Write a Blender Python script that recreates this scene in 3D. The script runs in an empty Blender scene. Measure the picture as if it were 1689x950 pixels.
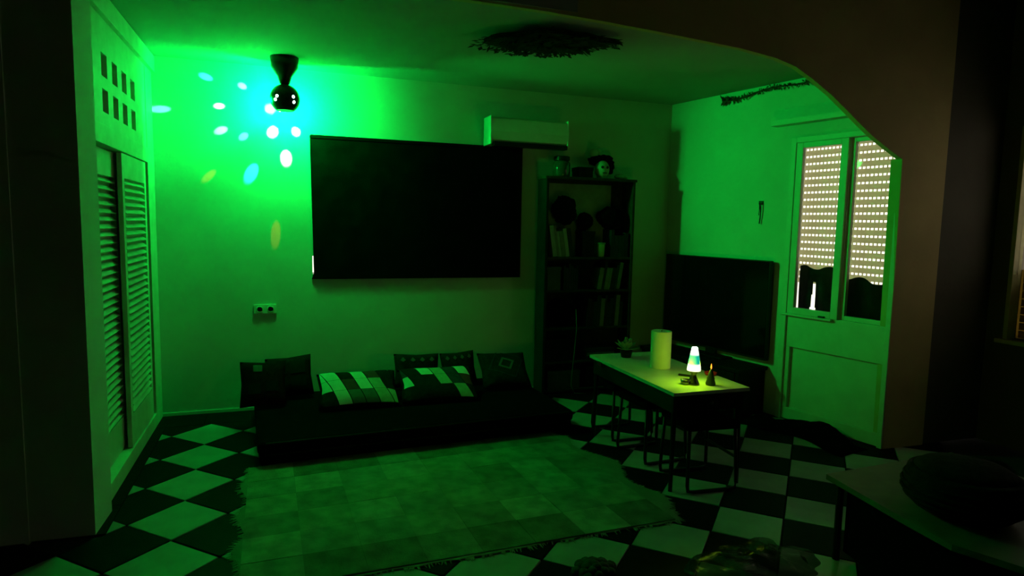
import bpy, bmesh, math, random
from mathutils import Vector, Matrix
random.seed(7)
S = bpy.context.scene
COL = S.collection
R = math.radians

# ------------------------------------------------------------------ camera
cam_d = bpy.data.cameras.new('camera')
cam_d.sensor_width = 36.0
cam_d.lens = 1056.55 / 1689 * 36.0
cam_d.clip_start = 0.05
cam = bpy.data.objects.new('camera', cam_d)
COL.objects.link(cam)
pit, rol, yaw = 0.099473, 0.0201286, 1.2265586
fw = Vector((math.cos(yaw)*math.cos(pit), math.sin(yaw)*math.cos(pit), -math.sin(pit)))
rt = Vector((math.sin(yaw), -math.cos(yaw), 0)); up = rt.cross(fw)
r2 = rt*math.cos(rol) + up*math.sin(rol); u2 = up*math.cos(rol) - rt*math.sin(rol)
m = Matrix((r2, u2, -fw)).transposed().to_4x4()
m.translation = Vector((0.52638, -5.17033, 1.54064))
cam.matrix_world = m
S.camera = cam

# ------------------------------------------------------------------ world, exposure
S.view_settings.view_transform = 'Standard'
S.view_settings.look = 'None'
S.view_settings.exposure = 0.0
S.view_settings.gamma = 1.0
S.view_settings.use_curve_mapping = False
w = bpy.data.worlds.new('daylight_outside'); S.world = w
w.use_nodes = True
bg = w.node_tree.nodes['Background']
bg.inputs[0].default_value = (1.0, 0.96, 0.75, 1)
bg.inputs[1].default_value = 1.6

LAMP = Vector((0.556, -0.05, 2.424))          # centre of the revolving party ball
GREEN = (0.0, 1.0, 0.07)
def light(name, kind, loc, energy, color, radius=0.03, aim=None, size=None, blend=0.3):
    d = bpy.data.lights.new(name, kind); d.energy = energy; d.color = color
    d.shadow_soft_size = radius
    o = bpy.data.objects.new(name, d); COL.objects.link(o); o.location = loc
    if kind == 'SPOT':
        d.spot_size = size; d.spot_blend = blend
        o.rotation_euler = (Vector(aim)-Vector(loc)).to_track_quat('-Z', 'Y').to_euler()
    return o
# the ball's own green light leaves through its open lower half
P1 = LAMP + Vector((0.125, -0.05, -0.02))
light('ball_light', 'SPOT', P1, 208, GREEN, 0.05, aim=P1 + Vector((.97, -.25, -.13)), size=R(52), blend=0.9)
light('ball_light', 'SPOT', LAMP + Vector((0.03, -0.06, -0.12)), 38, GREEN, 0.04,
      aim=LAMP + Vector((0.25, -0.55, -0.85)), size=R(120), blend=0.8)
# light from the lenses on its wall side and on its left side
light('ball_light', 'SPOT', LAMP + Vector((0, 0.125, -0.02)), 64, GREEN, 0.03,
      aim=LAMP + Vector((-0.15, 1.0, -0.1)), size=R(179.9), blend=0.1)
P2 = LAMP + Vector((0.11, 0.07, -0.03))
light('ball_light', 'SPOT', P2, 42, GREEN, 0.03, aim=P2 + Vector((.35, 1.0, -0.25)), size=R(179.9), blend=0.2)
light('ball_light', 'POINT', LAMP + Vector((-0.125, 0.0, -0.02)), 8, GREEN, 0.03)
P3 = LAMP + Vector((-0.115, 0.05, 0.0))
light('ball_light', 'SPOT', P3, 52, GREEN, 0.03, aim=P3 + Vector((-.75, .7, .22)), size=R(125), blend=0.5)

# ------------------------------------------------------------------ helpers
def mat(name, col, rough=0.6, var=0.12, scale=6.0, bump=0.0, bscale=60.0, metal=0.0, spec=0.3,
        trans=0.0, emit=None, estr=0.0, alpha=1.0, ior=1.45, col2=None):
    M = bpy.data.materials.new(name); M.use_nodes = True
    nt = M.node_tree; N = nt.nodes; L = nt.links
    b = N['Principled BSDF']
    b.inputs['Roughness'].default_value = rough
    b.inputs['Metallic'].default_value = metal
    b.inputs['Specular IOR Level'].default_value = spec
    b.inputs['Transmission Weight'].default_value = trans
    b.inputs['IOR'].default_value = ior
    b.inputs['Alpha'].default_value = alpha
    tc = N.new('ShaderNodeTexCoord')
    nz = N.new('ShaderNodeTexNoise'); nz.inputs['Scale'].default_value = scale
    nz.inputs['Detail'].default_value = 4
    L.new(tc.outputs['Object'], nz.inputs['Vector'])
    rp = N.new('ShaderNodeValToRGB')
    a = [max(0, c*(1-var)) for c in col]; c2 = col2 or [min(1, c*(1+var)) for c in col]
    rp.color_ramp.elements[0].color = (*a, 1); rp.color_ramp.elements[0].position = .35
    rp.color_ramp.elements[1].color = (*c2, 1); rp.color_ramp.elements[1].position = .65
    L.new(nz.outputs['Fac'], rp.inputs['Fac'])
    L.new(rp.outputs['Color'], b.inputs['Base Color'])
    if bump:
        n2 = N.new('ShaderNodeTexNoise'); n2.inputs['Scale'].default_value = bscale
        n2.inputs['Detail'].default_value = 3
        L.new(tc.outputs['Object'], n2.inputs['Vector'])
        bp = N.new('ShaderNodeBump'); bp.inputs['Strength'].default_value = bump
        bp.inputs['Distance'].default_value = 0.01
        L.new(n2.outputs['Fac'], bp.inputs['Height']); L.new(bp.outputs['Normal'], b.inputs['Normal'])
    if emit:
        b.inputs['Emission Color'].default_value = (*emit, 1)
        b.inputs['Emission Strength'].default_value = estr
    return M

class MB:
    """collects shapes into one bmesh"""
    def __init__(s): s.b = bmesh.new()
    def box(s, x0, x1, y0, y1, z0, z1, bev=0.0):
        m_ = Matrix.Translation(((x0+x1)/2, (y0+y1)/2, (z0+z1)/2)) @ Matrix.Diagonal((x1-x0, y1-y0, z1-z0, 1))
        r = bmesh.ops.create_cube(s.b, size=1.0, matrix=m_)
        if bev:
            es = list({e for v in r['verts'] for e in v.link_edges})
            bmesh.ops.bevel(s.b, geom=es, offset=bev, segments=2, affect='EDGES', profile=0.6)
        return s
    def obox(s, M, sx, sy, sz):
        bmesh.ops.create_cube(s.b, size=1.0, matrix=M @ Matrix.Diagonal((sx, sy, sz, 1))); return s
    def lathe(s, prof, n=24, c=(0, 0, 0), cap=True):
        rings = []
        for r, z in prof:
            rings.append([s.b.verts.new((c[0]+r*math.cos(2*math.pi*k/n), c[1]+r*math.sin(2*math.pi*k/n), c[2]+z)) for k in range(n)])
        for a, b in zip(rings, rings[1:]):
            for k in range(n):
                s.b.faces.new((a[k], a[(k+1) % n], b[(k+1) % n], b[k]))
        if cap:
            s.b.faces.new(list(reversed(rings[0]))); s.b.faces.new(rings[-1])
        return s
    def tube(s, pts, r, n=8):
        pts = [Vector(p) for p in pts]; rings = []
        for i, p in enumerate(pts):
            t = (pts[min(i+1, len(pts)-1)] - pts[max(i-1, 0)]).normalized()
            ref = Vector((0, 0, 1)) if abs(t.z) < 0.9 else Vector((1, 0, 0))
            a = t.cross(ref).normalized(); b_ = t.cross(a)
            rr = r[i] if isinstance(r, (list, tuple)) else r
            rings.append([s.b.verts.new(p + (a*math.cos(2*math.pi*k/n) + b_*math.sin(2*math.pi*k/n))*rr) for k in range(n)])
        for a, b_ in zip(rings, rings[1:]):
            for k in range(n): s.b.faces.new((a[k], a[(k+1) % n], b_[(k+1) % n], b_[k]))
        s.b.faces.new(list(reversed(rings[0]))); s.b.faces.new(rings[-1])
        return s
    def prism(s, poly, f, t):
        """poly: 2-D points; f(u,v,d) -> 3-D; t thickness"""
        A = [s.b.verts.new(f(u, v, 0)) for u, v in poly]; B = [s.b.verts.new(f(u, v, t)) for u, v in poly]
        s.b.faces.new(A); s.b.faces.new(list(reversed(B)))
        n = len(poly)
        for k in range(n): s.b.faces.new((A[k], B[k], B[(k+1) % n], A[(k+1) % n]))
        return s
    def sphere(s, c, r, sub=2, sc=(1, 1, 1)):
        bmesh.ops.create_icosphere(s.b, subdivisions=sub, radius=r, matrix=Matrix.Translation(c) @ Matrix.Diagonal((*sc, 1))); return s
    def quad(s, pts):
        s.b.faces.new([s.b.verts.new(p) for p in pts]); return s
    def build(s, name, material, parent=None, smooth=False):
        bmesh.ops.recalc_face_normals(s.b, faces=s.b.faces[:])
        me = bpy.data.meshes.new(name); s.b.to_mesh(me); s.b.free()
        if smooth:
            for p_ in me.polygons: p_.use_smooth = True
        me.materials.append(material)
        o = bpy.data.objects.new(name, me); COL.objects.link(o)
        if parent: o.parent = parent
        return o

def tag(o, label=None, cat=None, group=None, kind=None):
    if label: o['label'] = label
    if cat: o['category'] = cat
    if group: o['group'] = group
    if kind: o['kind'] = kind
    return o
def empty(name, loc=(0, 0, 0), rz=0.0, label=None, cat=None, group=None, kind=None):
    o = bpy.data.objects.new(name, None); COL.objects.link(o)
    o.empty_display_size = 0.1
    o.location = loc; o.rotation_euler = (0, 0, rz)
    return tag(o, label, cat, group, kind)
def struct(o, label=None):
    o['kind'] = 'structure'
    if label: o['label'] = label
    return o
def copy_tree(o, parent=None):
    c = o.copy(); COL.objects.link(c)
    if parent: c.parent = parent
    for ch in list(o.children): copy_tree(ch, c)
    return c

# ------------------------------------------------------------------ materials
WHITE = mat('wall_paint', (0.54, 0.54, 0.53), 0.75, 0.04, 3, 0.12, 35)
CEIL = mat('ceiling_paint', (0.34, 0.34, 0.33), 0.85, 0.05, 2, 0.1, 30)
WARM_LIT = mat('warm_lit_wall_paint', (0.50, 0.36, 0.16), 0.8, 0.08, 3, 0.12, 35)  # brown tint stands in for the right window's warm light on the wall
SHADED = mat('shaded_room_paint', (0.11, 0.09, 0.07), 0.85, 0.08, 3, 0.12, 35)  # shade of the camera's room put into a darkened base colour
TRIMW = mat('white_lacquer', (0.56, 0.56, 0.55), 0.4, 0.05, 8)
CLOSET = mat('painted_closet_wood', (0.55, 0.56, 0.5), 0.5, 0.08, 9)
TILE_L = mat('white_floor_tile', (0.27, 0.28, 0.27), 0.32, 0.1, 7, 0.05, 20, spec=0.3)
TILE_D = mat('black_floor_tile', (0.004, 0.004, 0.0045), 0.5, 0.3, 7, 0.03, 20, spec=0.04)
GROUT = mat('dark_grout', (0.02, 0.02, 0.02), 0.9)
BLACKCLOTH = mat('blackout_cloth', (0.004, 0.004, 0.004), 0.95, 0.3, 8, 0.1, 120, spec=0.02)
PLASTIC = mat('white_plastic', (0.62, 0.62, 0.6), 0.4, 0.04, 10)
BLACKPL = mat('black_plastic', (0.01, 0.01, 0.01), 0.4, 0.2, 10, spec=0.2)
SCREEN = mat('glossy_tv_screen', (0.004, 0.004, 0.004), 0.07, 0.2, 3, spec=0.5)
DARKWOOD = mat('dark_stained_wood', (0.011, 0.008, 0.006), 0.55, 0.35, 14, 0.1, 40, spec=0.15)
SHELFWOOD = mat('shelf_wood', (0.05, 0.04, 0.028), 0.6, 0.3, 14, 0.1, 40, spec=0.12)
SHELFSIDE = mat('shelf_side_board', (0.016, 0.022, 0.024), 0.6, 0.2, 12, spec=0.1)
CHROME = mat('chrome_tube', (0.14, 0.14, 0.14), 0.3, 0.1, 12, metal=1.0)
DARKMETAL = mat('dark_metal', (0.02, 0.02, 0.02), 0.35, 0.2, 12, metal=0.6)
DARKFAB = mat('dark_upholstery', (0.0028, 0.0025, 0.0025), 0.95, 0.3, 20, 0.3, 150, spec=0.03)
TOPW = mat('pale_table_laminate', (0.48, 0.5, 0.44), 0.35, 0.08, 9)
WAX = mat('ivory_wax', (0.62, 0.6, 0.45), 0.5, 0.05, 9)
LEAF = mat('dark_leaf', (0.02, 0.03, 0.015), 0.8, 0.4, 18)
GLASS = mat('window_glass', (0.95, 0.97, 0.96), 0.02, 0.01, 3, trans=1.0, ior=1.05)
SHEER = mat('dark_cloth', (0.03, 0.032, 0.03), 0.9, 0.3, 10, 0.2, 40)

def slat_material(name, t, refl):
    M = mat(name, refl, 0.6, 0.06, 9)
    nt = M.node_tree; b = nt.nodes['Principled BSDF']; out = nt.nodes['Material Output']
    tr = nt.nodes.new('ShaderNodeBsdfTranslucent'); tr.inputs['Color'].default_value = (*t, 1)
    ad = nt.nodes.new('ShaderNodeAddShader')
    nt.links.new(b.outputs[0], ad.inputs[0]); nt.links.new(tr.outputs[0], ad.inputs[1])
    nt.links.new(ad.outputs[0], out.inputs['Surface'])
    return M
SLAT1 = slat_material('shutter_pvc_translucent_bloom', (0.44, 0.43, 0.32), (0.4, 0.38, 0.33))  # PVC translucency raised so the slats also carry the bloom of the slots
SLAT2 = slat_material('shutter_pvc_dense_warm_lit', (0.22, 0.175, 0.065), (0.25, 0.2, 0.1))  # yellow-brown tint carries this window's warmer light

# ------------------------------------------------------------------ setting: floor with tiles
ZC = 2.72
floor = struct(MB().box(-3.2, 5.9, -7.3, 0.5, -0.2, -0.012).build('floor', GROUT))
T = 0.33; h = T/math.sqrt(2)
def gp(i, j): return ((i-j)*h, -(i+j)*h)
tile_me = {}
def clip(poly, a, b, c):           # keep a*x+b*y<=c
    out = []
    for k in range(len(poly)):
        p, q = poly[k], poly[(k+1) % len(poly)]
        dp, dq = a*p[0]+b*p[1]-c, a*q[0]+b*q[1]-c
        if dp <= 0: out.append(p)
        if dp*dq < 0:
            t = dp/(dp-dq); out.append((p[0]+t*(q[0]-p[0]), p[1]+t*(q[1]-p[1])))
    return out
WA = Vector((4.10, 0.30, 0)); WB = Vector((4.53, -1.93, 0))
WU = (WB-WA).normalized(); WN = Vector((-WU.y, WU.x, 0))      # WN points outside (+x)
if WN.x < 0: WN = -WN
def tile_mesh(light_):
    if light_ not in tile_me:
        b = MB(); g = 0.004
        hh = T/2-g
        bmesh.ops.create_cube(b.b, size=1, matrix=Matrix.Rotation(R(45), 4, 'Z') @ Matrix.Translation((0, 0, -0.006)) @ Matrix.Diagonal((2*hh, 2*hh, 0.012, 1)))
        top = [e for e in b.b.edges if all(v.co.z > -0.001 for v in e.verts)]
        bmesh.ops.bevel(b.b, geom=top, offset=0.0025, segments=1, affect='EDGES')
        o = b.build('tile', TILE_L if light_ else TILE_D, floor)
        tile_me[light_] = o.data
        bpy.data.objects.remove(o)
    return tile_me[light_]
for i in range(-6, 24):
    for j in range(-14, 14):
        cx, cy = gp(i+.5, j+.5)
        if cy < -3.35 or cy > 0.1 or cx < -1.2 or cx > 5.1: continue
        lt = (i+j) % 2 == 0
        corners = [gp(i, j), gp(i+1, j), gp(i+1, j+1), gp(i, j+1)]
        poly = [(cx+(p[0]-cx)*.988, cy+(p[1]-cy)*.988) for p in corners]
        a0 = poly[:]
        poly = clip(poly, 0, 1, -0.004)                                    # back border
        wallc = WN.x*WA.x + WN.y*WA.y
        if cy > -1.75:
            poly = clip(poly, WN.x, WN.y, wallc)
            poly = clip(poly, -1, 0, 0.305)                                # left border strip
        if not poly or len(poly) < 3: continue
        if poly == a0:
            o = bpy.data.objects.new('tile', tile_mesh(lt)); COL.objects.link(o); o.parent = floor
            o.location = (cx, cy, random.uniform(-.0006, .0004))
        else:
            MB().prism(poly, lambda u, v, d: (u, v, -d), 0.012).build('tile', TILE_L if lt else TILE_D, floor)
# black border strips along the walls
n = 14
for k in range(n):
    x0 = -0.37 + k*(4.47/n); x1 = x0 + 4.47/n - .004
    MB().box(x0, min(x1, 4.1), 0.002, 0.30, -0.012, 0.0).build('border_tile', TILE_D, floor)
for k in range(5):
    y0 = -1.70 + k*.34
    MB().box(-0.37, -0.309, y0, y0+.336, -0.012, 0.0).build('border_tile', TILE_D, floor)

ZH = 3.4
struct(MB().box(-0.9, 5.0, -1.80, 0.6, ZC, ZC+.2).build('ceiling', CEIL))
struct(MB().box(-3.3, 5.9, -7.4, -1.3, ZH, ZH+.2).build('ceiling', SHADED))

# ------------------------------------------------------------------ setting: walls
# back wall with the window opening that the blackout panel covers
bw = MB()
WX0, WX1, WZ0, WZ1 = 0.80, 2.50, 1.10, 2.16
for (a, b_, c, d) in ((-0.6, .751, 0, ZC), (.751, WX0, 0, 1.10), (.751, WX0, 1.25, ZC), (WX1, 4.5, 0, ZC), (WX0, WX1, 0, WZ0), (WX0, WX1, WZ1, ZC)):
    bw.box(a, b_, 0.30, 0.50, c, d)
struct(bw.build('wall_back', WHITE))
struct(MB().box(-0.8, -0.62, -1.7, 0.31, -0.01, ZC).build('wall_left', WHITE))

# right wall: runs obliquely; local u along the wall, outside = WN
RW = Matrix((WU, WN, Vector((0, 0, 1)))).transposed().to_4x4(); RW.translation = WA
def rwp(u, v, d): return RW @ Vector((u, d, v))
DU0, DU1, DZ1 = 1.355, 2.245, 2.265
rw = MB()
for (a, b_, c, d) in ((-0.05, DU0, 0, ZC), (DU0, 2.234, DZ1, ZC)):
    rw.prism([(a, c), (b_, c), (b_, d), (a, d)], rwp, 0.18)
rw.prism([(4.533, -1.885), (4.95, -1.895), (4.95, -1.74), (4.72, -1.74), (4.702, -1.83)], lambda u, v, d: (u, v, d), ZC)
struct(rw.build('wall_right', WHITE))

# the wall with the arch between the two rooms
AA = Vector((-0.37, -1.70, 0)); AB = Vector((4.55, -1.90, 0))
AU = (AB-AA).normalized(); AN = Vector((-AU.y, AU.x, 0))
def awp(u, v, d):
    q = AA + AU*u + AN*d; return Vector((q.x, q.y, v))
arch = [(0.0, 2.705), (1.2, 2.712), (1.9, 2.712), (2.25, 2.705), (2.64, 2.688), (3.0, 2.668), (3.23, 2.652), (3.55, 2.63), (3.80, 2.598), (3.95, 2.56), (4.083, 2.497),
        (4.24, 2.41), (4.389, 2.311), (4.50, 2.235), (4.604, 2.168), (4.74, 2.095), (4.863, 2.034)]
aw = MB()
aw.prism(arch + [(5.27, 2.034), (5.27, ZH), (0.0, ZH)], awp, 0.04)
aw.prism([(4.90, 0), (5.27, 0), (5.27, 2.035), (4.87, 2.035)], awp, 0.09)
struct(aw.build('wall_arch', WARM_LIT))
struct(MB().prism([(5.27, 0), (6.2, 0), (6.2, ZH), (5.27, ZH)], lambda u, v, d: awp(u, v, d+.02), 0.09).build('wall_side', SHADED))  # continues the arch wall, its shade painted in by the darker colour
pier = MB()
pier.prism([(-2.9, 0.0), (0.02, 0.0), (0.02, ZH), (-2.9, ZH)], awp, 0.27)
struct(pier.build('wall_pier', WHITE))
# the camera's own room
struct(MB().box(-3.3, -3.1, -7.3, -1.2, 0, ZH).build('wall_west', WARM_LIT))
struct(MB().box(-3.3, 5.8, -7.35, -7.15, 0, ZH).build('wall_rear', WARM_LIT))
SX = 5.45
e2 = MB()
Y0, Y1, Z0, Z1 = -3.9, -2.04, 0.785, 2.30
for (a, b_, c, d) in ((-7.3, Y0, 0, ZH), (Y1, -1.85, 0, ZH), (Y0, Y1, 0, Z0), (Y0, Y1, Z1, ZH)):
    e2.box(SX, SX+.2, a, b_, c, d)
struct(e2.build('wall_east', SHADED))

# baseboards: a thin white strip
struct(MB().box(-0.37, 4.08, 0.292, 0.302, 0, 0.025).build('baseboard_back', TRIMW))

# ------------------------------------------------------------------ balcony door (door_1) in the right wall
door = struct(empty('door_1', WA), 'white glazed balcony door with solid lower panel')
door.matrix_world = RW
def D(name, m_, boxes, parent=door, bev=0.004):
    b = MB()
    for (u0, u1, d0, d1, z0, z1) in boxes: b.box(u0, u1, d0, d1, z0, z1, bev)
    return b.build(name, m_, parent)
D('frame', TRIMW, [(1.358, 1.405, -0.02, 0.10, 0, 2.262), (2.20, 2.236, -0.015, 0.10, 0, 2.262), (1.405, 2.20, -0.02, 0.10, 2.22, 2.262)])
D('rail', TRIMW, [(1.405, 2.20, 0.0, 0.05, 0.60, 0.872)])
D('bottom_rail', TRIMW, [(1.405, 2.20, 0.0, 0.05, 0.005, 0.10)])
D('stile', TRIMW, [(1.405, 1.445, 0.0, 0.05, 0.10, 0.60)])
D('lower_panel', TRIMW, [(1.44, 2.20, 0.028, 0.045, 0.09, 0.61)])
s1 = D('sash', TRIMW, [(1.405, 1.462, -0.012, 0.022, 0.872, 2.22), (1.778, 1.835, -0.012, 0.022, 0.872, 2.22), (1.462, 1.778, -0.012, 0.022, 0.872, 0.922), (1.462, 1.778, -0.012, 0.022, 2.178, 2.22)])
D('pane', GLASS, [(1.46, 1.78, 0.004, 0.008, 0.92, 2.18)], s1, 0)
s2 = D('sash', TRIMW, [(1.83, 1.868, 0.024, 0.058, 0.872, 2.22), (2.186, 2.205, 0.024, 0.058, 0.872, 2.22), (1.868, 2.186, 0.024, 0.058, 0.872, 0.905), (1.868, 2.186, 0.024, 0.058, 2.188, 2.22)])
D('pane', GLASS, [(1.866, 2.188, 0.040, 0.044, 0.904, 2.19)], s2, 0)
D('sash_handle', BLACKPL, [(1.69, 1.74, -0.03, -0.010, 0.868, 0.886)], s1)
D('sill', TRIMW, [(1.36, 1.80, -0.035, -0.005, 0.855, 0.872)])

# roller shutter outside the balcony door
def shutter(M, u0, u1, z0, z1, off, m_, label, ntab, pitch=0.0563, gap=0.0165, group=None):
    sh = empty('roller_shutter', (0, 0, 0), 0, label, 'shutter')
    sh.matrix_world = M
    nrow = int(round((z1-z0)/pitch)); me = None
    for k in range(nrow):
        if me is None:
            b = MB(); H = pitch-gap
            # curved slat section
            sec = [(-0.004, 0), (-0.009, H*.25), (-0.010, H*.5), (-0.009, H*.75), (-0.004, H), (0.0, H), (-0.001, H*.5), (0.0, 0)]
            b.prism([(p_[0], p_[1]) for p_ in sec], lambda u, v, d: (u0+d, off+u, v), u1-u0)
            for t in range(ntab+1):
                c = u0 + (u1-u0)*t/ntab
                b.box(max(u0, c-.0045), min(u1, c+.0045), off-0.004, off-0.001, H-.0005, pitch+.0005)
            o = b.build('slat', m_, sh); me = o.data
        else:
            o = bpy.data.objects.new('slat', me); COL.objects.link(o); o.parent = sh
        o.location = (0, 0, z0 + k*pitch)
    b = MB()
    b.box(u1-.002, u1+.02, off-.02, off+.015, z0, z1); b.build('guide_rail', TRIMW, sh)
    return sh
shutter(RW, 1.388, 2.236, 1.115, 2.25, 0.135, SLAT1, 'pale slatted roller shutter behind the balcony door panes, daylight in its slots', 27)
# dark cloth hung behind the lower half of the panes: wavy top edge
cl = MB()
u0, u1 = 1.428, 2.235; nn = 120; prev = None
def topz(t): return 1.236 + 0.016*math.sin(t*9) - 0.11*max(0, t-.35)/.65 + .02*math.sin(t*21+1) - .03*(abs(t-.40) < .05)
for k in range(nn+1):
    t = k/nn; u = u0 + (u1-u0)*t
    zt = topz(t)
    d = 0.098 + .008*math.sin(t*40)
    row = [cl.b.verts.new((u, d + .004*math.sin(t*25+q), 0.62 + (zt-.62)*q/6)) for q in range(7)]
    if prev:
        for q in range(6):
            if q < 5 and abs(t-.165) < .036 - .006*q: continue      # narrow opening between two folds
            cl.b.faces.new((prev[q], row[q], row[q+1], prev[q+1]))
    prev = row
c_o = cl.build('draped_cloth', SHEER); c_o.matrix_world = RW
c_o.modifiers.new('thick', 'SOLIDIFY').thickness = 0.003
tag(c_o, 'dark wavy-topped cloth covering the lower part of the balcony door panes', 'cloth')
# solid plate outside below the shutter so that the panel stays closed, and shutter box over the door
b = MB(); b.box(1.36, 2.24, 0.115, 0.13, 0.0, 0.90); o = b.build('outer_panel', TRIMW, door)
sb = MB(); sb.prism([(1.21, 2.365), (2.17, 2.365), (2.17, 2.405), (1.21, 2.405)], lambda u, v, d: (u, -d, v), 0.09)
o = struct(sb.build('trim_1', TRIMW)); o.matrix_world = RW

# window_1 of the camera's room (right edge of the frame)
W2 = Matrix(((0, 1, 0, SX), (-1, 0, 0, Y1), (0, 0, 1, 0), (0, 0, 0, 1)))   # u runs towards the camera, d outside
win = struct(empty('window_1'), 'shuttered window at the right edge'); win.matrix_world = W2
WW = Y1-Y0
SILL = mat('yellow_sill_paint', (0.5, 0.42, 0.2), 0.5, 0.08, 9)  # one yellow base colour for frame and sill
D('window_frame', SILL, [(0, .03, -.01, .08, Z0, Z1), (WW-.03, WW, -.01, .08, Z0, Z1), (.03, WW-.03, -.01, .08, Z1-.03, Z1)], win)
D('window_sill', SILL, [(-.03, WW+.03, -.05, .12, Z0-.03, Z0)], win)
D('pane', GLASS, [(.03, WW-.03, .04, .044, Z0, Z1-.03)], win, 0)
shutter(W2, 0.02, WW-.02, Z0+.46, Z1-.02, 0.13, SLAT2, 'warm-lit slatted roller shutter in the window at the right edge of the photo', 22, 0.058, 0.027)
b = MB()
for k in range(8): b.box(.02, WW-.02, .125, .132, Z0+.004+k*.058, Z0+.056+k*.058, .002)
b.box(.0, WW, .133, .137, Z0, Z0+.5)
b.build('closed_slats', SLAT2, win)

# ------------------------------------------------------------------ built-in wardrobe on the left wall
wd = empty('built_in_wardrobe', (-0.37, -0.56, 0), 0, 'tall painted built-in wardrobe with louvred sliding doors and square-hole top panel', 'wardrobe')
def WDp(name, m_, boxes, parent=wd, bev=0.003):
    b = MB()
    for (x0, x1, y0, y1, z0, z1) in boxes: b.box(x0+.37, x1+.37, y0+.56, y1+.56, z0, z1, bev)
    return b.build(name, m_, parent)
FX = -0.37
WDp('plinth', CLOSET, [(-0.44, FX, -1.425, 0.298, 0.0, 0.095)])
WDp('casing', CLOSET, [(-0.46, FX, -1.425, -1.30, .095, 2.60)])
WDp('casing', CLOSET, [(-0.46, FX, 0.055, 0.298, .095, 2.60)])
WDp('lintel', CLOSET, [(-0.46, FX, -1.30, 0.055, 1.925, 2.03)])
WDp('cornice', CLOSET, [(-0.46, -0.345, -1.425, 0.298, 2.60, 2.715)])
WDp('back_board', CLOSET, [(-0.61, -0.59, -1.42, 0.29, 0.0, 2.715)])
ys = [-1.05+.235*k for k in range(4)] ; hs = .062; zs = (2.162, 2.352)
lat = []
edges = [-1.30]
for y in ys: edges += [y-hs, y+hs]
edges += [0.055]
for k in range(0, len(edges), 2): lat.append((-0.405, FX-.004, edges[k], edges[k+1], 2.03, 2.60))
for y in ys:
    lat += [(-0.405, FX-.004, y-hs, y+hs, 2.03, zs[0]-hs), (-0.405, FX-.004, y-hs, y+hs, zs[0]+hs, zs[1]-hs), (-0.405, FX-.004, y-hs, y+hs, zs[1]+hs, 2.60)]
WDp('lattice_panel', CLOSET, lat, bev=0)
WDp('recess_board', CLOSET, [(-0.44, -0.403, -1.30, 0.055, 2.03, 2.60)], bev=0)
def louvre(y0, y1, x0, x1):
    d = WDp('louvre_door', CLOSET, [(x0, x1, y0, y0+.055, .10, 1.92), (x0, x1, y1-.055, y1, .10, 1.92), (x0, x1, y0+.055, y1-.055, 1.77, 1.92), (x0, x1, y0+.055, y1-.055, .10, .30)])
    me = None; z = .30+.023
    while z < 1.765:
        if me is None:
            b = MB(); M_ = Matrix.Rotation(R(38), 4, 'Y')
            b.obox(M_, .040, (y1-y0)-.11, .008); o = b.build('slat', CLOSET, d); me = o.data
        else:
            o = bpy.data.objects.new('slat', me); COL.objects.link(o); o.parent = d
        o.location = ((x0+x1)/2+.37, (y0+y1)/2+.56, z); z += .0445
    WDp('door_back', CLOSET, [(x0-.008, x0-.002, y0+.05, y1-.05, .28, 1.8)], d, 0)
louvre(-0.71, 0.005, -0.405, -0.378)
louvre(-1.298, -0.62, -0.455, -0.425)

# ------------------------------------------------------------------ blackout panel over the back window
bp = empty('blackout_panel', (1.65, .30, 1.06), 0, 'large black blackout panel covering the back wall window', 'panel')
b = MB(); b.prism([(-.905, 0), (.905, 0), (.905, 1.16), (-.91, 1.155), (-.893, .3), (-.888, .05)], lambda u, v, d: (u, -.014+d, v), .013)
b.build('cloth', BLACKCLOTH, bp)
b = MB(); b.box(-.905, .905, -.022, -.014, 1.135, 1.16); b.box(-.88, .905, -.022, -.014, 0, .02); b.box(.885, .905, -.022, -.014, .02, 1.135)
b.build('batten', BLACKCLOTH, bp)

# ------------------------------------------------------------------ air conditioner
ac = empty('air_conditioner', (2.55, .277, 2.2), 0, 'white wall-mounted split air conditioner above the bookcase', 'air conditioner')
b = MB()
sec = [(0, .015), (0, .245), (-.16, .245), (-.195, .225), (-.205, .12), (-.195, .05), (-.15, .015)]
b.prism(sec, lambda u, v, d: (-.36+d, u, v), .72); b.build('body', PLASTIC, ac)
b = MB(); b.box(-.33, .35, -.203, -.13, -.002, .035, .005); b.build('air_flap', BLACKPL, ac)
for s_ in (-.356, .356):
    b = MB(); b.box(s_-.006, s_+.006, -.2, 0, .012, .25, .004); b.build('end_cap', PLASTIC, ac)

# ------------------------------------------------------------------ party ball lamp
pl = empty('party_ball_lamp', (LAMP.x, LAMP.y, ZC), 0, 'hanging green party light ball under the ceiling beside the wardrobe', 'lamp')
dz = LAMP.z - ZC
b = MB(); b.lathe([(.02, dz+.095), (.035, dz+.11), (.05, dz+.16), (.095, dz+.225), (.1, 0.0)], 24)
b.build('ceiling_mount', DARKMETAL, pl, True)
b = MB(); b.lathe([(.006, dz+.08), (.006, dz+.12)], 10); b.build('spindle', DARKMETAL, pl)
b = MB(); prof = []
for k in range(13):
    a = math.pi/2 - k*(math.pi*.80/12); prof.append((max(.004, .105*math.cos(a)), dz + .105*math.sin(a)))
prof2 = list(reversed(prof))
b.lathe(prof2, 24); b.build('ball', BLACKPL, pl)
LENS = mat('lit_lens', (0.8, 0.9, 0.85), 0.2, 0.02, 5, emit=(0.55, 1.0, 0.85), estr=9)
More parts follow.
